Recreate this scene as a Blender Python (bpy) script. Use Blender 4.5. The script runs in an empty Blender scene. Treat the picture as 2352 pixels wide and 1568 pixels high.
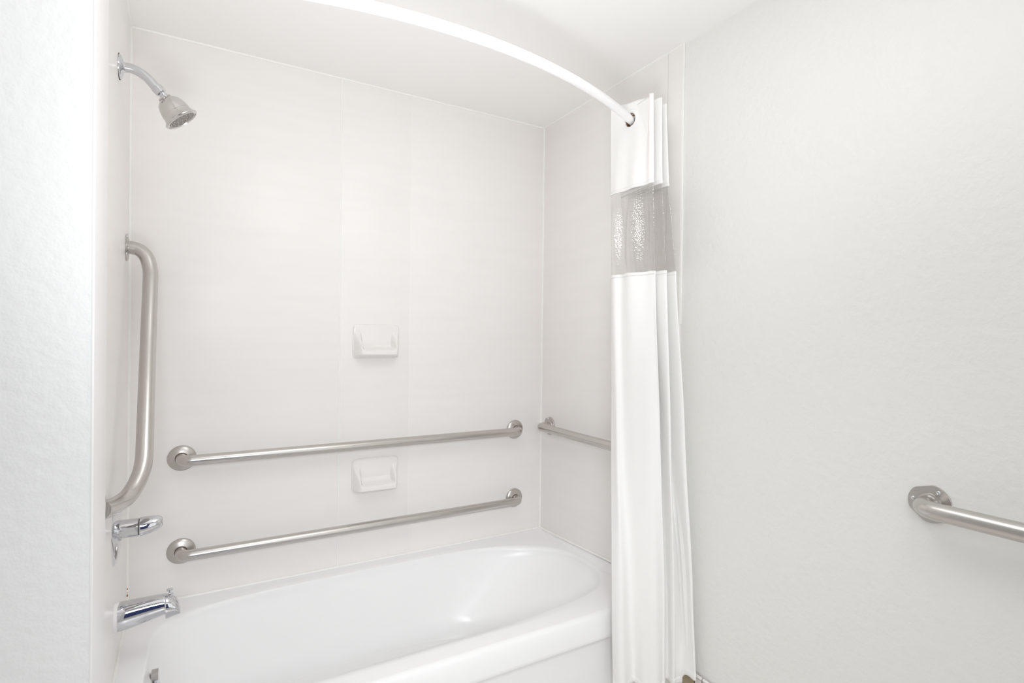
import bpy, bmesh, math, random
from mathutils import Vector, Matrix
random.seed(4)
PI = math.pi
S = bpy.context.scene
COL = S.collection

# ------------------------------------------------------------------ camera
cam_d = bpy.data.cameras.new('camera')
cam_d.sensor_fit = 'HORIZONTAL'
cam_d.sensor_width = 36.0
cam_d.lens = 36.0 * 1232.37 / 2352.0
cam_d.clip_start = 0.02
cam = bpy.data.objects.new('camera', cam_d)
COL.objects.link(cam)
_R = Vector((0.8664982, -0.4990474, 0.0115106))
_U = Vector((-0.0070483, 0.0108252, 0.9999166))
_F = Vector((0.4991303, 0.8665071, -0.0058626))
mw = Matrix.Identity(4)
for i in range(3):
    mw[i][0] = _R[i]; mw[i][1] = _U[i]; mw[i][2] = -_F[i]
mw[0][3], mw[1][3], mw[2][3] = 0.199524, -2.029923, 1.247756
cam.matrix_world = mw
S.camera = cam

# ------------------------------------------------------------------ light and exposure
S.view_settings.view_transform = 'Standard'
S.view_settings.look = 'None'
S.view_settings.exposure = 0.11
S.view_settings.gamma = 1.0
S.view_settings.use_curve_mapping = False
S.cycles.max_bounces = 16
S.cycles.diffuse_bounces = 12
S.cycles.transparent_max_bounces = 40
w = bpy.data.worlds.new('world'); S.world = w; w.use_nodes = True
w.node_tree.nodes['Background'].inputs[0].default_value = (1, 1, 1, 1)
w.node_tree.nodes['Background'].inputs[1].default_value = 0.05

def area(name, loc, target, power, sx, sy=None, color=(1, 1, 1), disk=False):
    d = bpy.data.lights.new(name, 'AREA')
    d.energy = power; d.color = color
    d.shape = 'DISK' if disk else 'RECTANGLE'
    d.size = sx
    if not disk: d.size_y = sy
    o = bpy.data.objects.new(name, d); COL.objects.link(o)
    o.location = loc
    o.rotation_euler = (Vector(target) - Vector(loc)).to_track_quat('-Z', 'Y').to_euler()
    return o
area('ceiling_lamp', (0.62, -1.22, 2.18), (0.62, -1.22, 0), 2.7, 0.55, disk=True, color=(1, 0.99, 0.98))
area('rear_top_fill', (0.85, -2.00, 2.18), (0.85, -2.00, 0), 2.4, 0.40, disk=True, color=(1, 0.99, 0.98))  # added fill light, brightens the right wall near the camera
area('rear_low_fill', (1.03, -2.73, 0.95), (1.03, 0, 0.95), 2.6, 0.9, 1.7, color=(0.94, 0.975, 1.0))  # added fill panel, no window here; evens out the lower walls
area('ceiling_fill', (0.28, -1.90, 0.90), (0.60, -1.05, 2.19), 5.7, 0.5, 0.5, color=(0.975, 0.99, 1.0)).data.spread = math.radians(96)  # unseen fill aimed upwards, added to brighten the alcove ceiling
area('tub_fill', (0.10, -2.50, 1.50), (0.98, -0.30, 0.45), 3.0, 0.4, 0.4, color=(0.96, 0.985, 1.0)).data.spread = math.radians(76)  # added fill aimed into the tub to lift the lower area

# ------------------------------------------------------------------ materials
def mat(name, col, rough=0.5, metal=0.0, spec=0.5, bump=None, vary=None, coat=0.0):
    m = bpy.data.materials.new(name); m.use_nodes = True
    nt = m.node_tree; b = nt.nodes['Principled BSDF']
    b.inputs['Base Color'].default_value = (*col, 1)
    b.inputs['Roughness'].default_value = rough
    b.inputs['Metallic'].default_value = metal
    b.inputs['Specular IOR Level'].default_value = spec
    b.inputs['Coat Weight'].default_value = coat
    tc = nt.nodes.new('ShaderNodeTexCoord')
    if bump:
        sc, st, di = bump
        mp = nt.nodes.new('ShaderNodeMapping'); nt.links.new(tc.outputs['Object'], mp.inputs['Vector'])
        if isinstance(sc, tuple): mp.inputs['Scale'].default_value = sc; sc2 = 1.0
        else: sc2 = sc
        n = nt.nodes.new('ShaderNodeTexNoise'); n.inputs['Scale'].default_value = sc2
        n.inputs['Detail'].default_value = 3.0
        nt.links.new(mp.outputs['Vector'], n.inputs['Vector'])
        bp = nt.nodes.new('ShaderNodeBump'); bp.inputs['Strength'].default_value = st
        bp.inputs['Distance'].default_value = di
        nt.links.new(n.outputs['Fac'], bp.inputs['Height'])
        nt.links.new(bp.outputs['Normal'], b.inputs['Normal'])
    if vary:
        sc, amt = vary
        mp = nt.nodes.new('ShaderNodeMapping'); nt.links.new(tc.outputs['Object'], mp.inputs['Vector'])
        mp.inputs['Scale'].default_value = sc
        n = nt.nodes.new('ShaderNodeTexNoise'); n.inputs['Scale'].default_value = 1.0
        n.inputs['Detail'].default_value = 2.0
        nt.links.new(mp.outputs['Vector'], n.inputs['Vector'])
        r = nt.nodes.new('ShaderNodeValToRGB')
        r.color_ramp.elements[0].position = 0.3; r.color_ramp.elements[1].position = 0.7
        r.color_ramp.elements[0].color = (*[c * (1 - amt) for c in col], 1)
        r.color_ramp.elements[1].color = (*[min(1, c * (1 + amt)) for c in col], 1)
        nt.links.new(n.outputs['Fac'], r.inputs['Fac'])
        nt.links.new(r.outputs['Color'], b.inputs['Base Color'])
    return m

M_paint = mat('orange peel painted drywall', (0.862, 0.862, 0.845), 0.5, bump=(55.0, 0.55, 0.0035))
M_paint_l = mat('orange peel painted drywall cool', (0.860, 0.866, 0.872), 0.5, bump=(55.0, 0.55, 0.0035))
M_edge = mat('smooth painted corner edge', (0.90, 0.895, 0.895), 0.4)
M_ceil = mat('ceiling paint', (0.90, 0.897, 0.885), 0.6, bump=(40.0, 0.25, 0.002))
M_panel = mat('glossy surround panel', (0.905, 0.883, 0.870), 0.32, spec=0.35, vary=((3, 3, 26), 0.010), bump=((2.0, 2.0, 14.0), 0.05, 0.004))
M_caulk = mat('white caulk', (0.92, 0.915, 0.895), 0.4)
M_tub = mat('tub enamel', (0.905, 0.908, 0.915), 0.28, spec=0.4)
M_cer = mat('soap dish ceramic', (0.875, 0.858, 0.845), 0.10, spec=0.6, coat=0.4)
M_steel = mat('brushed stainless', (0.59, 0.565, 0.545), 0.27, 1.0, bump=((60, 60, 60), 0.04, 0.001))
M_plate = mat('satin stainless plate', (0.56, 0.535, 0.515), 0.30, 1.0)
M_chrome = mat('chrome', (0.66, 0.665, 0.69), 0.05, 1.0)
M_gap = mat('dark gap colour', (0.10, 0.07, 0.06), 0.6)
M_spray = mat('grey spray face', (0.22, 0.20, 0.19), 0.4)
M_nozzle = mat('grey nozzle rubber', (0.42, 0.39, 0.37), 0.5)
M_headp = mat('satin nickel shower head', (0.66, 0.64, 0.625), 0.15, 1.0)
M_rod = mat('white painted rod', (0.93, 0.93, 0.94), 0.22, spec=0.6)
M_cloth = mat('white woven curtain', (0.94, 0.938, 0.93), 0.85, spec=0.2, bump=((900, 900, 420), 0.10, 0.0006))
M_hem = mat('white curtain hem', (0.93, 0.925, 0.915), 0.85, spec=0.2)
M_ring = mat('white plastic ring', (0.93, 0.93, 0.925), 0.3)
M_shade_brown = mat('brown grommet shade', (0.36, 0.20, 0.11), 0.4, 0.3)
M_floor = mat('beige floor', (0.78, 0.75, 0.71), 0.5, vary=((9, 9, 9), 0.15))
M_tile_l = mat('light base tile', (0.66, 0.63, 0.61), 0.3)
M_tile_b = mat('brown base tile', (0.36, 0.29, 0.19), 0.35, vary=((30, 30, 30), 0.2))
M_grout = mat('dark grout', (0.20, 0.13, 0.11), 0.8)
M_navy = mat('navy stand-in paint', (0.035, 0.06, 0.22), 0.4)
M_rust = mat('rust stain', (0.33, 0.13, 0.05), 0.8)

mv = bpy.data.materials.new('clear embossed vinyl'); mv.use_nodes = True
nt = mv.node_tree; nt.nodes.clear()
out = nt.nodes.new('ShaderNodeOutputMaterial'); mx = nt.nodes.new('ShaderNodeMixShader')
tr = nt.nodes.new('ShaderNodeBsdfTransparent'); tr.inputs[0].default_value = (0.985, 0.980, 0.975, 1)
gl = nt.nodes.new('ShaderNodeBsdfGlossy'); gl.inputs['Roughness'].default_value = 0.06
tc = nt.nodes.new('ShaderNodeTexCoord'); vo = nt.nodes.new('ShaderNodeTexVoronoi'); vo.inputs['Scale'].default_value = 190
bp = nt.nodes.new('ShaderNodeBump'); bp.inputs['Strength'].default_value = 1.0; bp.inputs['Distance'].default_value = 0.0011
fr = nt.nodes.new('ShaderNodeLayerWeight')
pw = nt.nodes.new('ShaderNodeMath'); pw.operation = 'POWER'; pw.inputs[1].default_value = 3.0
ml = nt.nodes.new('ShaderNodeMath'); ml.operation = 'MULTIPLY_ADD'; ml.inputs[1].default_value = 0.45; ml.inputs[2].default_value = 0.20
L_ = nt.links.new
L_(tc.outputs['Object'], vo.inputs['Vector']); L_(vo.outputs['Distance'], bp.inputs['Height'])
L_(bp.outputs['Normal'], gl.inputs['Normal'])
L_(fr.outputs['Facing'], pw.inputs[0]); L_(pw.outputs[0], ml.inputs[0]); L_(ml.outputs[0], mx.inputs[0]); L_(tr.outputs[0], mx.inputs[1]); L_(gl.outputs[0], mx.inputs[2]); L_(mx.outputs[0], out.inputs[0])
M_vinyl = mv

# ------------------------------------------------------------------ helpers
def finish(name, bm, m, parent=None, smooth=True, ang=40):
    me = bpy.data.meshes.new(name)
    bmesh.ops.recalc_face_normals(bm, faces=bm.faces)
    bm.to_mesh(me); bm.free()
    me.materials.append(m)
    if smooth:
        me.polygons.foreach_set('use_smooth', [True] * len(me.polygons))
        me.set_sharp_from_angle(angle=math.radians(ang))
    o = bpy.data.objects.new(name, me); COL.objects.link(o)
    if parent: o.parent = parent
    return o

def add_box(bm, x0, x1, y0, y1, z0, z1, bev=0.0, seg=2):
    r = bmesh.ops.create_cube(bm, size=1.0)
    vs = r['verts']
    for v in vs:
        v.co = Vector((x0 + (v.co.x + .5) * (x1 - x0), y0 + (v.co.y + .5) * (y1 - y0), z0 + (v.co.z + .5) * (z1 - z0)))
    if bev > 0:
        es = list({e for v in vs for e in v.link_edges})
        bmesh.ops.bevel(bm, geom=es, offset=bev, segments=seg, affect='EDGES', profile=0.6)

def box(name, x0, x1, y0, y1, z0, z1, m, parent=None, bev=0.0, seg=2):
    bm = bmesh.new(); add_box(bm, x0, x1, y0, y1, z0, z1, bev, seg)
    return finish(name, bm, m, parent)

def struct(o):
    o['kind'] = 'structure'; return o

def empty(name, loc, label, cat, group=None):
    o = bpy.data.objects.new(name, None); COL.objects.link(o)
    o.location = loc; o.empty_display_size = 0.05
    o['label'] = label; o['category'] = cat
    if group: o['group'] = group
    EMP[o.name] = Vector(loc)
    return o
EMP = {}
def adopt(o, parent):
    """geometry was written in world coordinates: keep it there under a located Empty"""
    off = EMP.get(parent.name)
    if off is not None:
        o.data.transform(Matrix.Translation(-off))
    o.parent = parent
    return o

def frames(pts):
    ts = []
    n = len(pts)
    for i in range(n):
        a = pts[max(0, i - 1)]; b = pts[min(n - 1, i + 1)]
        ts.append((b - a).normalized())
    t0 = ts[0]
    up = Vector((0, 0, 1)) if abs(t0.z) < 0.9 else Vector((0, 1, 0))
    u = (up - t0 * up.dot(t0)).normalized()
    out = []
    for i, t in enumerate(ts):
        u = (u - t * u.dot(t)).normalized()
        out.append((t, u, t.cross(u)))
    return out

def tube(bm, pts, rad, n=24, cap=True):
    pts = [Vector(p) for p in pts]
    fr = frames(pts); rings = []
    for i, p in enumerate(pts):
        r = rad[i] if isinstance(rad, (list, tuple)) else rad
        t, u, v = fr[i]
        rings.append([bm.verts.new(p + u * (r * math.cos(2 * PI * k / n)) + v * (r * math.sin(2 * PI * k / n))) for k in range(n)])
    for a, b in zip(rings, rings[1:]):
        for k in range(n):
            bm.faces.new((a[k], a[(k + 1) % n], b[(k + 1) % n], b[k]))
    if cap:
        bm.faces.new(rings[0]); bm.faces.new(rings[-1])

def lathe(bm, origin, axis, prof, n=40, shift=None):
    """prof: list of (radius, distance along axis); shift(t) moves the ring centre"""
    o = Vector(origin); a = Vector(axis).normalized()
    up = Vector((0, 0, 1)) if abs(a.z) < 0.9 else Vector((0, 1, 0))
    u = (up - a * up.dot(a)).normalized(); v = a.cross(u)
    rings = []
    for r, t in prof:
        c = o + a * t + (shift(t) if shift else Vector())
        if r < 1e-6: rings.append([bm.verts.new(c)])
        else: rings.append([bm.verts.new(c + u * (r * math.cos(2 * PI * k / n)) + v * (r * math.sin(2 * PI * k / n))) for k in range(n)])
    for A, B in zip(rings, rings[1:]):
        for k in range(n):
            k2 = (k + 1) % n
            if len(A) == 1 and len(B) == 1: continue
            if len(A) == 1: bm.faces.new((A[0], B[k2], B[k]))
            elif len(B) == 1: bm.faces.new((A[k], A[k2], B[0]))
            else: bm.faces.new((A[k], A[k2], B[k2], B[k]))
    if len(rings[0]) > 1: bm.faces.new(rings[0])
    if len(rings[-1]) > 1: bm.faces.new(rings[-1])

def smooth_path(P, sub=8):
    P = [Vector(p) for p in P]
    Q = [P[0] * 2 - P[1]] + P + [P[-1] * 2 - P[-2]]
    out = []
    for i in range(1, len(Q) - 2):
        for k in range(sub):
            t = k / sub
            a, b, c, d = Q[i - 1], Q[i], Q[i + 1], Q[i + 2]
            out.append(0.5 * ((2 * b) + (c - a) * t + (2 * a - 5 * b + 4 * c - d) * t * t + (3 * b - a - 3 * c + d) * t ** 3))
    out.append(P[-1])
    return out

# ------------------------------------------------------------------ room shell
L = 1.524; H = 2.1957; ZF = 0.03; RIM = 0.394; K = 0.03
YR = -2.75; XL = -1.45; PT = 0.006        # rear wall, far left wall, panel thickness
def wl(y): return K * abs(y)               # face of the alcove's left wall

struct(box('floor', XL - .1, L + .1, YR - .1, .1, ZF - .08, ZF, M_floor))
struct(box('ceiling', XL - .1, L + .1, YR - .1, .1, H, H + .08, M_ceil))
wall_back = struct(box('wall_back', -.06, L + .1, PT, .1, ZF, H, M_paint))
wall_right = struct(box('wall_right', L + PT, L + .1, YR - .1, PT, ZF, H, M_paint))
struct(box('wall_rear', XL - .1, L + PT, YR - .1, YR, ZF, H, M_paint))
struct(box('wall_far_left', XL - .1, XL, YR, -0.887, ZF, H, M_paint))
# alcove left wall (slightly out of square) and the partition in front of it
bm = bmesh.new()
q = [(-.06, PT), (wl(0) - PT, PT), (wl(.756) - PT, -.756), (-.06, -.756)]
lo = [bm.verts.new((a, b, ZF)) for a, b in q]; hi = [bm.verts.new((a, b, H)) for a, b in q]
bm.faces.new(lo); bm.faces.new(hi)
for i in range(4): bm.faces.new((lo[i], lo[(i + 1) % 4], hi[(i + 1) % 4], hi[i]))
wall_left = struct(finish('wall_left', bm, M_paint, smooth=False))
struct(box('wall_front_left', XL, .0375, -.887, -.7565, ZF, H, M_paint_l, bev=.0))
tr1 = struct(box('trim_1', .0355, .0402, -.8880, -.7550, ZF, H, M_edge, bev=.0018))
# navy door-shaped stand-in, added to give the chrome its blue reflection
standin_door = struct(box('standin_door_1', -.25, .55, YR, YR + .035, ZF + .01, 2.02, M_navy, bev=.004))
for zz in (0.25, 1.15):
    for xx in (-.15, .19):
        box('standin_panel', xx, xx + .27, YR + .033, YR + .042, zz, zz + .72, M_navy, standin_door, bev=.006)
bm = bmesh.new(); lathe(bm, (.48, YR + .035, 1.0), (0, 1, 0), [(.025, 0), (.025, .006), (.010, .008), (.010, .035), (.024, .042), (.027, .055), (.018, .068), (0, .07)])
finish('standin_knob', bm, M_chrome, standin_door)
# panels of the surround: back wall
x1, x2 = .636, .904
box('wall_panel', wl(0), x1 - .0012, 0, PT + .001, RIM - .02, H - .001, M_panel, wall_back, bev=.0015)
box('wall_panel', x1 + .0012, x2 - .0012, 0, PT + .001, RIM - .02, H - .001, M_panel, wall_back, bev=.0015)
box('wall_panel', x2 + .0012, L, 0, PT + .001, RIM - .02, H - .001, M_panel, wall_back, bev=.0015)
# right wall panel with bullnose strip
box('wall_panel', L, L + PT + .001, -.742, 0, RIM - .02, H - .001, M_panel, wall_right, bev=.0012)
box('bullnose_strip', L - .001, L + PT + .001, -.806, -.7435, ZF, H - .001, M_panel, wall_right, bev=.0022, seg=3)
# left wall panel
bm = bmesh.new()
q = [(wl(0), 0), (wl(.756), -.756), (wl(.756) - PT - .001, -.756), (-PT - .001, 0)]
lo = [bm.verts.new((a, b, RIM - .02)) for a, b in q]; hi = [bm.verts.new((a, b, H - .001)) for a, b in q]
bm.faces.new(lo); bm.faces.new(hi)
for i in range(4): bm.faces.new((lo[i], lo[(i + 1) % 4], hi[(i + 1) % 4], hi[i]))
finish('wall_panel', bm, M_panel, wall_left, smooth=False)
# caulk beads
def bead(parent, a, b, r=.0042):
    bm = bmesh.new(); tube(bm, [a, b], r, 8); return finish('caulk_bead', bm, M_caulk, parent)
bead(wall_back, (0, -.001, RIM), (0, -.001, H), .0060)
bead(wall_back, (L, -.001, RIM), (L, -.001, H), .0060)
bead(wall_back, (0, -.001, H - .001), (L, -.001, H - .001), .0048)
bead(wall_back, (x1, .0016, RIM), (x1, .0016, H), .0042)
bead(wall_back, (x2, .0042, RIM), (x2, .0042, H), .0046)
bead(wall_right, (L, 0, H - .001), (L, -.806, H - .001), .0048)
bead(wall_right, (L + .003, -.807, 1.3), (L + .003, -.807, H), .0034)
bead(wall_left, (wl(0) + .0005, 0, H - .001), (wl(.756), -.756, H - .001), .0045)
# rust stain in the corner caulk above the spout
bm = bmesh.new()
for z, r in ((.438, .0038), (.447, .0022), (.458, .0030), (.470, .0016), (.482, .0014)):
    lathe(bm, (.0018, -.0052, z - r), (0, 0, 1), [(0, 0), (r * .55, r * .5), (r * .6, r * 1.6), (0, r * 3)], 10)
finish('rust_stain', bm, M_rust, wall_back)
# base tiles along the right wall
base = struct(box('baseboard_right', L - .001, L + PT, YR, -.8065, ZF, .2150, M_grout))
ya = -.808
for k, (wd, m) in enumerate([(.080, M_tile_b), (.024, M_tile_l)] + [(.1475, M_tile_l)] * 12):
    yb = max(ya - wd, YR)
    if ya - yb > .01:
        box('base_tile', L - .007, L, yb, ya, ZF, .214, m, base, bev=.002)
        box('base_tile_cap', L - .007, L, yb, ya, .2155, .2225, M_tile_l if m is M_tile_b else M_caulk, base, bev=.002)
    ya = yb - .004
    if k >= 2 and ya < YR: break

# ------------------------------------------------------------------ bathtub
tub = empty('bathtub', (L / 2, -.37, ZF), 'white enamelled alcove bathtub with rolled front rim, filling the space between the walls', 'bathtub')
bm = bmesh.new()
NA = 160
cx0, cyc, hy = .78, -.356, .286
def basin(t, dep):
    """t angle; dep 0..1 -> ring of basin"""
    c, s = math.cos(t), math.sin(t)
    if c >= 0: ax, n1, cx = .70 - .30 * dep ** 1.1, 2.0 + .9 * (1 - abs(c)), .78
    else: ax, n1, cx = .700 - .075 * dep ** .8, 5.0, .78
    n1 = 3.0 - .75 * dep if c >= 0 else 4.5 - 1.2 * dep
    ay = hy - .055 * dep
    x = cx + ax * math.copysign(abs(c) ** (2 / n1), c)
    y = cyc + ay * math.copysign(abs(s) ** (2 / n1), s)
    if c >= 0:   # lounging end is rounder
        k = max(0, (x - 1.05) / .43)
        y = cyc - .03 * k * k + (y - cyc) * (1 - .10 * k ** 3)
    return x, y
def outer(t, inset, z):
    c, s = math.cos(t), math.sin(t)
    xo0, xo1, yo0, yo1 = 0.001 + wl(.35) * 0 , L - .001, -.712, -.001
    cx, cy = (xo0 + xo1) / 2, (yo0 + yo1) / 2
    hx, hyy = (xo1 - xo0) / 2, (yo1 - yo0) / 2
    m = max(abs(c) ** 1.0 * 1.0, abs(s) * 1.0)
    # map through superellipse of high order => rectangle
    n1 = 40.0
    x = cx + hx * math.copysign(abs(c) ** (2 / n1), c)
    y = cy + hyy * math.copysign(abs(s) ** (2 / n1), s)
    return x, y
ang = [2 * PI * (k + .5) / NA for k in range(NA)]
def par(k):      # denser around the corners
    return ang[k]
rings = []
# floor rings from the bottom up to the rim, then the deck out to the walls
zb = .105
prof = [(1.0, zb, .60), (1.0, zb, .85), (1.0, zb + .002, .97)]
for d, z, s in prof:
    rings.append([((basin(par(k), d)[0] - .74) * s + .74, (basin(par(k), d)[1] - cyc) * s + cyc, z) for k in range(NA)])
for i in range(1, 10):
    a = i / 9 * PI / 2
    d = 1.0 - .10 * (1 - math.cos(a)); z = zb + .002 + .055 * (1 - math.cos(a)); f = .97 + .03 * math.sin(a)
    rings.append([((basin(par(k), d)[0] - .74) * f + .74, (basin(par(k), d)[1] - cyc) * f + cyc, z) for k in range(NA)])
for i in range(1, 13):
    f = i / 13; d = .9 * (1 - f) ** 1.0; z = .162 + (RIM - .022 - .162) * f
    rings.append([(*basin(par(k), d), z) for k in range(NA)])
for i in range(0, 7):
    a = i / 6 * PI / 2
    z = RIM - .022 + .022 * math.sin(a); g = .022 * (1 - math.cos(a))
    row = []
    for k in range(NA):
        x, y = basin(par(k), 0)
        v = Vector((x - .78, y - cyc)); l = v.length
        ex, ey = outer(par(k), 0, 0)
        room = (Vector((ex - .78, ey - cyc)) - v).length
        gg = min(g, g / .022 * room * .45)
        w2 = (Vector((ex, ey)) - Vector((x, y)))
        w2 = w2.normalized() * gg if w2.length > 1e-5 else Vector((0, 0))
        row.append((x + w2.x, y + w2.y, z))
    rings.append(row)
inner_last = rings[-1]
for f in (.35, .75, 1.0):
    row = []
    for k in range(NA):
        ex, ey = outer(par(k), 0, 0); x, y, z = inner_last[k]
        X = x + (ex - x) * f; Y = y + (ey - y) * f
        lift = .0
        if ex > L - .02 and ey > -.66: lift = (.026 * min(1, abs(ey) / .5)) * f ** 2
        if X < wl(Y) + .0005: X = wl(Y) + .0005
        row.append((X, Y, RIM + lift + (.003 * f if ey > -.02 else 0)))
    rings.append(row)
vr = [[bm.verts.new(p) for p in r] for r in rings]
for A, B in zip(vr, vr[1:]):
    for k in range(NA):
        bm.faces.new((A[k], A[(k + 1) % NA], B[(k + 1) % NA], B[k]))
bm.faces.new(vr[0])
adopt(finish('basin', bm, M_tub, ang=60), tub)
# rolled rim and apron: profile (y, z) swept along x
bm = bmesh.new()
pr = [(-.700, RIM - .0006), (-.712, RIM), (-.719, RIM - .0015), (-.725, RIM - .006), (-.7285, RIM - .012), (-.733, RIM - .028), (-.7405, .330), (-.7405, .322), (-.7375, .316), (-.729, .3105), (-.7275, .300), (-.7265, .12), (-.7265, .058), (-.735, .045), (-.737, ZF + .002)]
xs = [wl(.72) + .001, wl(.72) + .01] + [.05 + (L - .06) * i / 10 for i in range(1, 10)] + [L - .01, L - .002]
g = [[bm.verts.new((x, y, z)) for y, z in pr] for x in xs]
for A, B in zip(g, g[1:]):
    for j in range(len(pr) - 1): bm.faces.new((A[j], A[j + 1], B[j + 1], B[j]))
adopt(finish('apron', bm, M_tub, ang=60), tub)
# caulk where the tub meets the panels
for a, b in (((0.01, -.003, RIM + .003), (L, -.003, RIM + .003)), ((wl(0) + .003, -.003, RIM + .002), (wl(.70) + .003, -.70, RIM + .002))):
    bm = bmesh.new(); tube(bm, [a, b], .0045, 8); adopt(finish('caulk_bead', bm, M_caulk), tub)
bm = bmesh.new(); tube(bm, [(L - .003, -.003, RIM + .003), (L - .003, -.25, RIM + .015), (L - .003, -.5, RIM + .028), (L - .003, -.66, RIM + .028), (L - .003, -.70, RIM + .002)], .0045, 8)
adopt(finish('caulk_bead', bm, M_caulk), tub)
# overflow plate with trip lever on the drain end, drain in the floor
bm = bmesh.new(); lathe(bm, (.0990, -.36, .322), (1, 0, .10), [(.034, 0), (.034, .004), (.031, .007), (.012, .009), (0, .009)])
ov = adopt(finish('overflow_plate', bm, M_chrome), tub); ov['label'] = 'chrome overflow plate'
bm = bmesh.new(); add_box(bm, .0890, .1045, -.372, -.348, .3480, .3690, .0015)
lv = finish('trip_lever', bm, M_plate); lv.data.transform(Matrix.Translation(-EMP[tub.name])); lv.parent = ov
bm = bmesh.new(); lathe(bm, (.30, -.356, zb - .001), (0, 0, 1), [(.032, 0), (.032, .003), (.026, .005), (.024, .002), (0, .002)])
adopt(finish('drain', bm, M_chrome), tub)

# ------------------------------------------------------------------ grab bars
BR = .0172
def bend_path(corners, radii, n=9):
    C = [Vector(c) for c in corners]; out = [C[0]]
    for i in range(1, len(C) - 1):
        a = (C[i - 1] - C[i]).normalized(); b = (C[i + 1] - C[i]).normalized()
        th = a.angle(b); d = radii[i - 1] / math.tan(th / 2)
        p0 = C[i] + a * d; p1 = C[i] + b * d
        cen = C[i] + (a + b).normalized() * (radii[i - 1] / math.sin(th / 2))
        for k in range(n + 1):
            t = k / n; u = (p0 - cen).normalized().slerp((p1 - cen).normalized(), t)
            out.append(cen + u * radii[i - 1])
    out.append(C[-1])
    fine = [out[0]]
    for a, b in zip(out, out[1:]):
        m_ = max(1, int((b - a).length / .03))
        for k in range(1, m_ + 1): fine.append(a.lerp(b, k / m_))
    return fine
def flange_dome(t, p, nrm, r=.041):
    bm = bmesh.new(); lathe(bm, p, nrm, [(r, 0), (r, .002), (r - .002, .005), (r * .80, .009), (r * .55, .0115), (.0195, .0125), (.0185, .0150), (.0172, .0150)], 48)
    adopt(finish('flange_cover', bm, M_plate, ang=50), t)
    bm = bmesh.new(); lathe(bm, Vector(p) + Vector(nrm) * .0135, nrm, [(.0188, 0), (.0188, .0018), (.0172, .0022)], 40)
    adopt(finish('gap_ring', bm, M_gap), t)
def flange_plate(t, p, nrm, angs, r=.040, clip=.9):
    p = Vector(p); nrm = Vector(nrm)
    bm = bmesh.new()
    up = Vector((0, 0, 1)); u = up; v = nrm.cross(u)
    n = 60; prof = [(1.0, 0), (1.0, .0028), (.985, .0036)]
    def rad(a):
        q = r
        for c0 in (math.radians(18), math.radians(138), math.radians(258)):
            d = abs((a - c0 + PI) % (2 * PI) - PI)
            if d < 1.0: q = min(q, r * clip / max(math.cos(d), .1))
        return q
    R = []
    for s, d in prof:
        R.append([bm.verts.new(p + nrm * d + (u * math.cos(2 * PI * k / n) + v * math.sin(2 * PI * k / n)) * rad(2 * PI * k / n) * s) for k in range(n)])
    for A, B in zip(R, R[1:]):
        for k in range(n): bm.faces.new((A[k], A[(k + 1) % n], B[(k + 1) % n], B[k]))
    bm.faces.new(R[0]); bm.faces.new(R[-1])
    fl = adopt(finish('flange', bm, M_plate, ang=30), t)
    bm = bmesh.new(); lathe(bm, p + nrm * .0034, nrm, [(.0225, 0), (.0215, .0022), (.0172, .0040)], 40)
    w_ = finish('weld_ring', bm, M_plate); w_.data.transform(Matrix.Translation(-EMP[t.name])); w_.parent = fl
    for a in angs:
        c = p + nrm * .0036 + (u * math.cos(a) + v * math.sin(a)) * (r * .76)
        bm = bmesh.new(); lathe(bm, c, nrm, [(.0046, 0), (.0042, .0014), (.0028, .0026), (.0013, .0029), (.0011, .0016), (0, .0016)], 20)
        s_ = finish('screw', bm, M_chrome); s_.data.transform(Matrix.Translation(-EMP[t.name])); s_.parent = fl
def bar(label, corners, radii, ends, group=None, rad=BR):
    t = empty('grab_bar', corners[0], label, 'grab bar', group)
    bm = bmesh.new(); tube(bm, bend_path(corners, radii), rad, 48)
    adopt(finish('bar_tube', bm, M_steel, ang=50), t)
    for e in ends:
        if e[0] == 'dome': flange_dome(t, e[1], e[2])
        else: flange_plate(t, e[1], e[2], e[3])
    return t
xa, xb, OFF = .1433, 1.387, .055
G = 'grab bars of the tub surround'
zu, zl = .8493, .5487
for z, lab in ((zu, 'long stainless grab bar on the back wall, upper of two, between the soap dishes'),
               (zl, 'long stainless grab bar on the back wall, lower of two, just above the tub')):
    bar(lab, [(xa, 0, z), (xa, -OFF, z), (xb, -OFF, z), (xb, 0, z)], [.030, .030],
        [('dome', (xa, 0, z), (0, -1, 0)), ('dome', (xb, 0, z), (0, -1, 0))], G)
zr = .866
bar('short stainless grab bar on the right end wall, running behind the shower curtain',
    [(L, -.072, zr), (L - OFF, -.072, zr), (L - OFF, -.66, zr), (L, -.66, zr)], [.026, .026],
    [('plate', (L, -.072, zr), (-1, 0, 0), (.3, 2.4, 4.5)), ('plate', (L, -.66, zr), (-1, 0, 0), (.3, 2.4, 4.5))], G)
# leaning vertical bar on the left wall
nl = Vector((1, -K, 0)).normalized()
t = empty('grab_bar', (wl(.11), -.11, 1.501), 'upright stainless grab bar with bent ends on the left wall, below the shower head', 'grab bar', G)
P = smooth_path([(wl(.11) - .001, -.11, 1.501), (.018, -.1105, 1.500), (.037, -.112, 1.494), (.054, -.117, 1.474), (.0635, -.128, 1.437), (.0655, -.145, 1.400),
                 (.067, -.22, 1.244), (.070, -.30, 1.113), (.0735, -.385, .982), (.0738, -.42, .930), (.0665, -.45, .895), (.051, -.485, .867), (.034, -.53, .861), (.024, -.60, .871), (wl(.64) - .002, -.64, .880)], 7)
bm = bmesh.new(); tube(bm, P, .0192, 32); adopt(finish('bar_tube', bm, M_steel, ang=50), t)
flange_plate(t, (wl(.11), -.11, 1.501), nl, (.3, 2.4, 4.5))
flange_plate(t, (wl(.65), -.65, .882), nl, (.3, 2.4, 4.5), r=.036)
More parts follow.
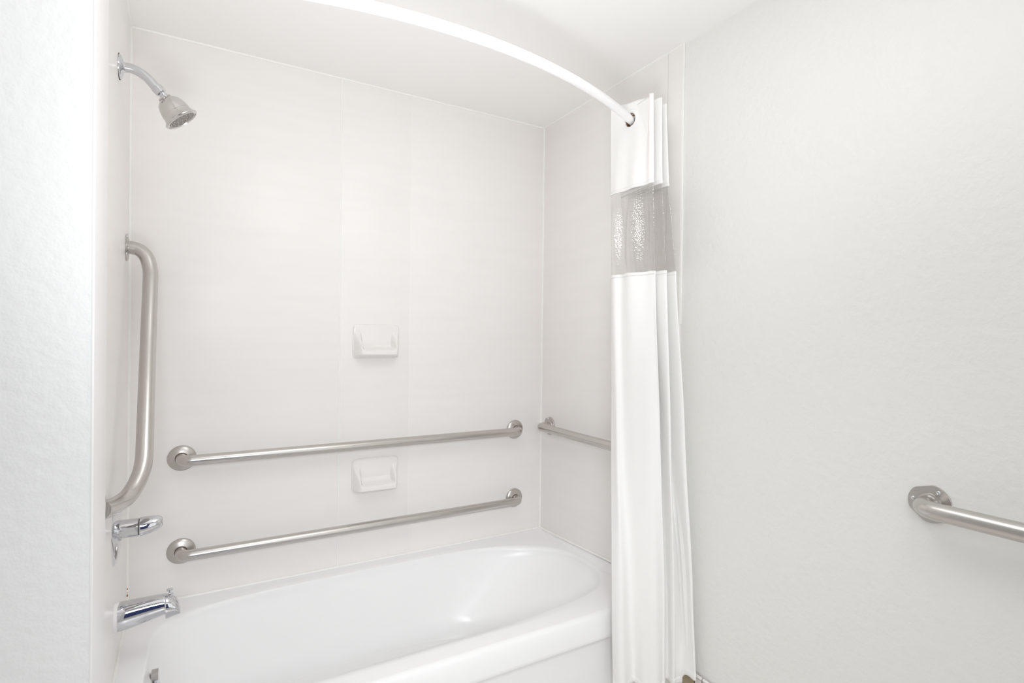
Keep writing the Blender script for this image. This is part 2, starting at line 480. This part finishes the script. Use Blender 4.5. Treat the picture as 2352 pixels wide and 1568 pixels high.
# bar on the painted right wall
zq = .9135
bar('stainless grab bar on the painted wall at right, open flange with visible screws',
    [(L + PT, -1.4935, zq - .003), (L - OFF + .004, -1.4935, zq - .003), (L - OFF + .004, -2.40, zq - .003), (L + PT, -2.40, zq - .003)], [.034, .034],
    [('plate', (L + PT, -1.4935, zq - .003), (-1, 0, 0), (-.55, 1.42, 3.6)), ('plate', (L + PT, -2.40, zq - .003), (-1, 0, 0), (.6, 2.7, 4.8))], rad=.0178)

# ------------------------------------------------------------------ shower head
py = -.35
sh = empty('wall_shower', (wl(py), py, 1.924), 'chrome shower head on a bent arm, high on the left wall', 'shower head')
bm = bmesh.new(); lathe(bm, (wl(py) + .0016, py, 1.924), nl, [(.0300, 0), (.0300, .0016), (.028, .0045), (.020, .007), (.014, .009), (.012, .012)], 48)
fl = adopt(finish('flange', bm, M_chrome), sh)
bm = bmesh.new(); lathe(bm, (wl(py), py, 1.924), nl, [(.0318, 0), (.0318, .0019)], 48)  # dark ring in place of the shadow gap behind the flange
gp = finish('gap_ring', bm, M_gap); gp.data.transform(Matrix.Translation(-EMP[sh.name])); gp.parent = fl
bm = bmesh.new(); tube(bm, smooth_path([(wl(py), py, 1.925), (.026, py, 1.925), (.040, py, 1.9245), (.056, py, 1.919), (.071, py, 1.909), (.083, py, 1.896), (.0955, py, 1.8815)], 6), .0118, 28)
adopt(finish('shower_arm', bm, M_chrome, ang=50), sh)
ax = Vector((.62, 0, -.80)).normalized()
bm = bmesh.new(); lathe(bm, (.089, py, 1.8905), Vector((.70, 0, -.72)), [(.0125, 0), (.0140, .001), (.0140, .017), (.0125, .0185), (.008, .019), (.008, .024)], 36)
adopt(finish('ball_nut', bm, M_chrome), sh)
bm = bmesh.new(); lathe(bm, (.1035, py, 1.8745), ax, [(.010, 0), (.0095, .004), (.0125, .006), (.0125, .010), (.010, .011)], 32)
adopt(finish('swivel_collar', bm, M_chrome), sh)
ho = Vector((.1075, py, 1.8685)); ax = Vector((.615, 0, -.790)).normalized()
bm = bmesh.new(); lathe(bm, ho, ax, [(.010, 0), (.0165, .0008), (.0170, .0042), (.0160, .0052), (.0215, .0085), (.0280, .0150), (.0320, .0235), (.0345, .0330), (.0358, .0400), (.0362, .0435), (.0355, .0445), (.0358, .0465), (.0380, .0540), (.0420, .0600), (.0440, .0625), (.0438, .0645), (.0415, .0665), (.0385, .0668), (.0375, .0640)], 64)
hd = adopt(finish('head_shell', bm, M_headp, ang=35), sh)
bm = bmesh.new(); lathe(bm, ho + ax * .0615, ax, [(.0372, 0), (.0372, .0015), (.034, .0028), (.020, .0036), (.019, .0026), (0, .0026)], 48)
fc = adopt(finish('spray_face', bm, M_spray), sh); fc['label'] = 'dark grey spray face'
u = Vector((0, 1, 0)); v = ax.cross(u)
for rr, cnt in ((.0315, 18), (.0245, 12), (.014, 7), (.0, 1)):
    for k in range(cnt):
        a = 2 * PI * k / cnt
        c = ho + ax * (.0635) + (u * math.cos(a) + v * math.sin(a)) * rr
        bm = bmesh.new(); lathe(bm, c, ax, [(.0020, 0), (.0018, .0022), (.0010, .0030), (0, .0030)], 8)
        nz = finish('nozzle', bm, M_nozzle); nz.data.transform(Matrix.Translation(-EMP[sh.name])); nz.parent = fc

# ------------------------------------------------------------------ mixing valve
vy, vz = -.37, .752
va = empty('shower_valve', (wl(vy), vy, vz), 'round chrome tub valve with a stubby lever handle on the left wall, above the spout', 'valve')
bm = bmesh.new(); lathe(bm, (wl(vy), vy, vz), nl, [(.084, 0), (.084, .002), (.080, .005), (.060, .0085), (.034, .0105), (.0245, .0112), (.0245, .0150)], 56)
adopt(finish('escutcheon', bm, M_chrome), va)
bm = bmesh.new(); lathe(bm, (.018, vy, vz + .003), (1, 0, 0), [(.0215, 0), (.0225, .001), (.0228, .010), (.0228, .0420), (.0215, .0432)], 44)
adopt(finish('handle_sleeve', bm, M_chrome), va)
bm = bmesh.new(); lathe(bm, (.0605, vy, vz + .003), (1, 0, 0), [(.0205, 0), (.0205, .0020)], 36)
adopt(finish('gap_ring', bm, M_gap), va)
def lift(t): return Vector((0, 0, .0002 + max(0, t - .012) * .155))
bm = bmesh.new(); lathe(bm, (.0622, vy, vz + .003), (1, 0, 0), [(.0215, 0), (.0238, .0015), (.0238, .008), (.0228, .018), (.0208, .030), (.0180, .040), (.0150, .0455), (.0100, .0500), (0, .0510)], 44, lift)
adopt(finish('lever_handle', bm, M_chrome), va)

# ------------------------------------------------------------------ tub spout
sy = -.36
sp = empty('tub_spout', (wl(sy), sy, .53), 'chrome tub spout with a small diverter knob, low on the left wall', 'spout')
bm = bmesh.new(); lathe(bm, (wl(sy), sy, .530), nl, [(.0350, 0), (.0355, .001), (.0355, .0085), (.0345, .0095)], 44)
adopt(finish('mounting_collar', bm, M_rod), sp)
# body: sections (x, ztop, zbottom, half width)
sec = [(.0185, .5645, .4960, .0335), (.035, .5650, .4975, .0325), (.060, .5655, .5020, .0300), (.085, .5655, .5070, .0275), (.105, .5650, .5120, .0262), (.1165, .5645, .5150, .0258), (.1190, .5640, .5150, .0256),
       (.1205, .5635, .5020, .0255), (.126, .5620, .5030, .0252), (.134, .5575, .5050, .0245), (.142, .5500, .5070, .0235), (.148, .5400, .5090, .0222), (.1515, .5290, .5105, .0205), (.1530, .5200, .5120, .0180)]
bm = bmesh.new(); N = 72; R = []
sec2 = []
for a_, b_ in zip(sec, sec[1:]):
    for q_ in range(5): sec2.append(tuple(u_ + (v_ - u_) * q_ / 5 for u_, v_ in zip(a_, b_)))
sec2.append(sec[-1])
for x, zt, zb_, hw in sec2:
    c = (zt + zb_) / 2; hh = (zt - zb_) / 2
    R.append([bm.verts.new((x, sy + hw * math.copysign(abs(math.cos(2 * PI * k / N)) ** .85, math.cos(2 * PI * k / N)), c + hh * math.copysign(abs(math.sin(2 * PI * k / N)) ** .85, math.sin(2 * PI * k / N)))) for k in range(N)])
for A, B in zip(R, R[1:]):
    for k in range(N): bm.faces.new((A[k], A[(k + 1) % N], B[(k + 1) % N], B[k]))
bm.faces.new(R[0]); bm.faces.new(R[-1])
adopt(finish('spout_body', bm, M_chrome, ang=50), sp)
bm = bmesh.new(); lathe(bm, (.1285, sy, .5590), (0, 0, 1), [(.0085, 0), (.0085, .0045), (.0040, .0058), (.0026, .0080), (.0026, .0120), (.0060, .0138), (.0082, .0158), (.0078, .0176), (0, .0182)], 24)
adopt(finish('diverter_knob', bm, M_chrome), sp)

# ------------------------------------------------------------------ soap dishes
def sstep(a, b, x):
    t = max(0, min(1, (x - a) / (b - a))); return t * t * (3 - 2 * t)
def soap_dish(xc, zc, label, zt=1.0):
    t = empty('soap_dish', (xc, 0, zc), label, 'soap dish', 'ceramic soap dishes on the back wall')
    W, Hh = .0885, .0640
    bm = bmesh.new(); N_ = 72; R_ = []
    def sq(a, w_, h_, y_):
        c_, s_ = math.cos(a), math.sin(a)
        return (xc + w_ * math.copysign(abs(c_) ** .22, c_), y_, zc + h_ * math.copysign(abs(s_) ** .22, s_))
    for ins, y_ in ((0, 0), (0, -.0035), (.0012, -.0062), (.0036, -.0080), (.0070, -.0086)):
        R_.append([bm.verts.new(sq(2 * PI * (k + .5) / N_, W - ins, Hh - ins, y_)) for k in range(N_)])
    for A, B in zip(R_, R_[1:]):
        for k in range(N_): bm.faces.new((A[k], A[(k + 1) % N_], B[(k + 1) % N_], B[k]))
    bm.faces.new(R_[0]); bm.faces.new(R_[-1])
    adopt(finish('back_plate', bm, M_cer, ang=60), t)
    nx, nz = 72, 60
    bm = bmesh.new(); g = []
    def dep(x, z):
        prog = sstep(.046, -.026, z)
        cheek = .0085 + .046 * prog ** 1.25
        out = min(1, max(0, (W - .003 - abs(x)) / (.003 + .020 * prog)))
        bot = min(1, max(0, (z + Hh - .004) / .012))
        top = min(1, max(0, (Hh - .004 - z) / .004))
        inn = sstep(.066, .054, abs(x)) * sstep(-.036, -.020, z)
        hollow = .0070 + .014 * sstep(-.002, -.028, z)
        h = cheek * (1 - inn) + min(hollow, cheek) * inn
        edge = math.sin(out * PI / 2) * math.sin(bot * PI / 2) * top
        return .004 + (h - .004) * edge
    for j in range(nz + 1):
        z = -Hh + .004 + (2 * Hh - .010) * j / nz
        g.append([bm.verts.new((xc + x, -dep(x, z), zc + z)) for x in [(-W + .003) + (2 * W - .006) * i / nx for i in range(nx + 1)]])
    for A, B in zip(g, g[1:]):
        for i in range(nx): bm.faces.new((A[i], A[i + 1], B[i + 1], B[i]))
    o = adopt(finish('tray', bm, M_cer, ang=80), t)
    md = o.modifiers.new('subsurf', 'SUBSURF'); md.levels = 1; md.render_levels = 1
    return t
soap_dish(.7715, 1.2300, 'glossy off-white ceramic soap dish on the back wall, above the upper grab bar')
soap_dish(.7725, .7255, 'glossy off-white ceramic soap dish on the back wall, between the two long grab bars')

# ------------------------------------------------------------------ curtain rod
ZR = 1.95; RR = .0128
def rod_y(x): return -.895 + (x - .70) ** 2 / (2 * 1.354)
rod = empty('curtain_rod', (L / 2, -.70, ZR), 'white curved shower curtain rod bowing outwards over the tub below the ceiling', 'curtain rod')
x0 = wl(.72) + .002
bm = bmesh.new(); tube(bm, [(x0 + (L - x0 - .001) * i / 70, rod_y(x0 + (L - x0 - .001) * i / 70), ZR) for i in range(71)], RR, 28)
adopt(finish('rod_tube', bm, M_rod, ang=60), rod)
for xx, dx in ((x0, 1), (L, -1)):
    bm = bmesh.new(); lathe(bm, (xx, rod_y(xx), ZR), (dx, 0, 0), [(.032, 0), (.032, .003), (.022, .010), (.0165, .020), (.0165, .026), (.0128, .027)], 40)
    adopt(finish('end_flange', bm, M_rod), rod)

# ------------------------------------------------------------------ shower curtain
LEV = [
   (2.000, [(1.369,-0.640),(1.372,-0.680),(1.380,-0.720),(1.386,-0.760),(1.385,-0.800),(1.372,-0.820),(1.400,-0.660),(1.407,-0.814),(1.432,-0.660),(1.441,-0.802),(1.470,-0.660),(1.488,-0.700)]),
   (1.720, [(1.366,-0.650),(1.359,-0.680),(1.366,-0.718),(1.360,-0.760),(1.372,-0.800),(1.373,-0.825),(1.406,-0.670),(1.402,-0.826),(1.438,-0.670),(1.441,-0.816),(1.475,-0.670),(1.495,-0.710)]),
   (1.600, [(1.366,-0.655),(1.345,-0.684),(1.370,-0.716),(1.346,-0.756),(1.378,-0.800),(1.3755,-0.8285),(1.412,-0.680),(1.402,-0.837),(1.443,-0.685),(1.4425,-0.832),(1.480,-0.685),(1.496,-0.720)]),
   (1.450, [(1.363,-0.660),(1.348,-0.690),(1.361,-0.718),(1.350,-0.759),(1.371,-0.803),(1.378,-0.832),(1.418,-0.690),(1.402,-0.848),(1.448,-0.700),(1.444,-0.848),(1.485,-0.700),(1.498,-0.730)]),
   (0.950, [(1.346,-0.690),(1.332,-0.732),(1.351,-0.742),(1.362,-0.785),(1.377,-0.825),(1.400,-0.845),(1.445,-0.800),(1.423,-0.865),(1.480,-0.800),(1.469,-0.875),(1.497,-0.800),(1.503,-0.760)]),
   (0.450, [(1.293,-0.765),(1.298,-0.800),(1.349,-0.785),(1.363,-0.820),(1.387,-0.850),(1.427,-0.845),(1.462,-0.825),(1.452,-0.865),(1.507,-0.840),(1.495,-0.894),(1.503,-0.860),(1.507,-0.800)]),
   (0.165, [(1.297,-0.770),(1.302,-0.810),(1.368,-0.785),(1.369,-0.830),(1.395,-0.855),(1.427,-0.850),(1.467,-0.825),(1.470,-0.855),(1.497,-0.862),(1.501,-0.907),(1.507,-0.880),(1.509,-0.820)]),
]
def path_at(z):
    # monotone interpolation between levels with smooth tangents
    zs = [l[0] for l in LEV]
    if z >= zs[0]: return [Vector((a, b, 0)) for a, b in LEV[0][1]]
    if z <= zs[-1]: return [Vector((a, b, 0)) for a, b in LEV[-1][1]]
    i = max(k for k in range(len(zs)) if zs[k] >= z); i = min(i, len(zs) - 2)
    t = (zs[i] - z) / (zs[i] - zs[i + 1])
    r = []
    for j in range(len(LEV[0][1])):
        p = [Vector((*LEV[k][1][j], 0)) for k in (max(0, i - 1), i, i + 1, min(len(LEV) - 1, i + 2))]
        zz = [zs[max(0, i - 1)], zs[i], zs[i + 1], zs[min(len(LEV) - 1, i + 2)]]
        h = zz[2] - zz[1]
        def m(a, b, c, za, zb_, zc): return (c - a) * (1 / (zc - za)) if zc != za else Vector()
        m1 = m(p[0], p[1], p[2], zz[0], zz[1], zz[2]) * h * .6; m2 = m(p[1], p[2], p[3], zz[1], zz[2], zz[3]) * h * .6
        t2, t3 = t * t, t ** 3
        r.append(p[1] * (2 * t3 - 3 * t2 + 1) + m1 * (t3 - 2 * t2 + t) + p[2] * (-2 * t3 + 3 * t2) + m2 * (t3 - t2))
    return r
SUB = 10
LEV = [(z, [q for j, (a, b) in enumerate(P) for q in (((a - .0045, b), (a + .0045, b)) if 5 <= j <= 10 else ((a, b),))]) for z, P in LEV]
NP = len(LEV[0][1])
NU = (NP - 1) * SUB + 1
def sheet(name, z0, z1, m, parent, n, thick, extra=None, holes=False, band=None):
    bm = bmesh.new(); g = []
    for i in range(n + 1):
        z = z0 + (z1 - z0) * i / n
        P = smooth_path(path_at(z), SUB)
        row = []
        for k, p in enumerate(P):
            zz = z
            if extra: zz += extra(k / (NU - 1), i / n)
            dy = .0016 * math.sin(k * .33 + z * 3.1) * math.sin(z * 2.3 + k * .05) * (1 if z < 1.5 else .4)
            row.append(bm.verts.new((p.x - dy, p.y + dy * .4, zz)))
        g.append(row)
    for A, B in zip(g, g[1:]):
        for k in range(NU - 1): bm.faces.new((A[k], A[k + 1], B[k + 1], B[k]))
    if holes:
        kill = []
        for f in bm.faces:
            c = f.calc_center_median()
            if math.hypot(c.y - rod_y(c.x), c.z - ZR) < .0225: kill.append(f)
        bmesh.ops.delete(bm, geom=kill, context='FACES')
    o = adopt(finish(name, bm, m, ang=180), parent)
    if thick:
        md = o.modifiers.new('thickness', 'SOLIDIFY'); md.thickness = thick; md.offset = 0
    return o
cur = empty('shower_curtain', (1.44, -.76, .165), 'white shower curtain with a clear window band, gathered at the right wall', 'shower curtain')
def top_wave(u, t): return (.012 - .022 * min(1, u / .30) - .014 * max(0, min(1, (u - .30) / .5))) * t + .0015 * math.sin(u * 50) * t
hdr = sheet('header_panel', 1.722, 2.004, M_cloth, cur, 56, .0016, lambda u, t: top_wave(u, t), holes=True)
sheet('window_panel', 1.452, 1.726, M_vinyl, cur, 40, 0)
def hem_lift(u): return .036 * sstep(.66, .74, u) + .002 * math.sin(u * 23)
sheet('lower_panel', .186, 1.456, M_cloth, cur, 130, .0016, lambda u, t: hem_lift(u) * (1 - t) ** 2 + .0015 * math.sin(u * 50) * (t if t > .98 else 0))
for z0, z1, f in ((1.722, 1.732, None), (1.446, 1.456, None), (.184, .204, lambda u, t: hem_lift(u))):
    h_ = sheet('hem_band', z0, z1, M_hem, cur, 3, .0030, f)
# grommets where the rod threads the pleats
P = smooth_path(path_at(ZR), SUB)
prev = None; ng = 0
for k in range(1, len(P)):
    d0 = P[k - 1].y - rod_y(P[k - 1].x); d1 = P[k].y - rod_y(P[k].x)
    if d0 * d1 <= 0 and abs(d0 - d1) > 1e-6:
        c = P[k - 1].lerp(P[k], abs(d0) / (abs(d0) + abs(d1))); tn = (P[k] - P[k - 1]).normalized()
        nrm = Vector((tn.y, -tn.x, 0))
        if nrm.x > 0: nrm = -nrm
        c = Vector((c.x, c.y, ZR))
        bm = bmesh.new(); n = 44; R = []
        uu = Vector((0, 0, 1)); vv = nrm.cross(uu)
        for r, d in ((.0220, -.0025), (.0215, .001), (.0225, .0028), (.0270, .0032), (.0330, .0022), (.0345, .0005), (.0330, -.0025), (.0220, -.0025)):
            R.append([bm.verts.new(c + nrm * d + (uu * math.cos(2 * PI * j / n) + vv * math.sin(2 * PI * j / n)) * r) for j in range(n)])
        for A, B in zip(R, R[1:]):
            for j in range(n): bm.faces.new((A[j], A[(j + 1) % n], B[(j + 1) % n], B[j]))
        adopt(finish('grommet_ring', bm, M_ring, ang=50), cur)
        if ng == 0:  # brown ring: the hole's shadowed edge put into its colour
            bm = bmesh.new(); R = []
            for r, d in ((.0213, -.0045), (.0213, -.0225), (.0205, -.0225), (.0205, -.0045), (.0213, -.0045)):
                R.append([bm.verts.new(c + nrm * d + (uu * math.cos(2 * PI * j / n) + vv * math.sin(2 * PI * j / n)) * r) for j in range(n)])
            for A, B in zip(R, R[1:]):
                for j in range(n): bm.faces.new((A[j], A[(j + 1) % n], B[(j + 1) % n], B[j]))
            sl = adopt(finish('grommet_shade_ring', bm, M_shade_brown, ang=50), cur); sl['label'] = 'brown shaded edge inside the front grommet'
        ng += 1
bpy.context.view_layer.update()
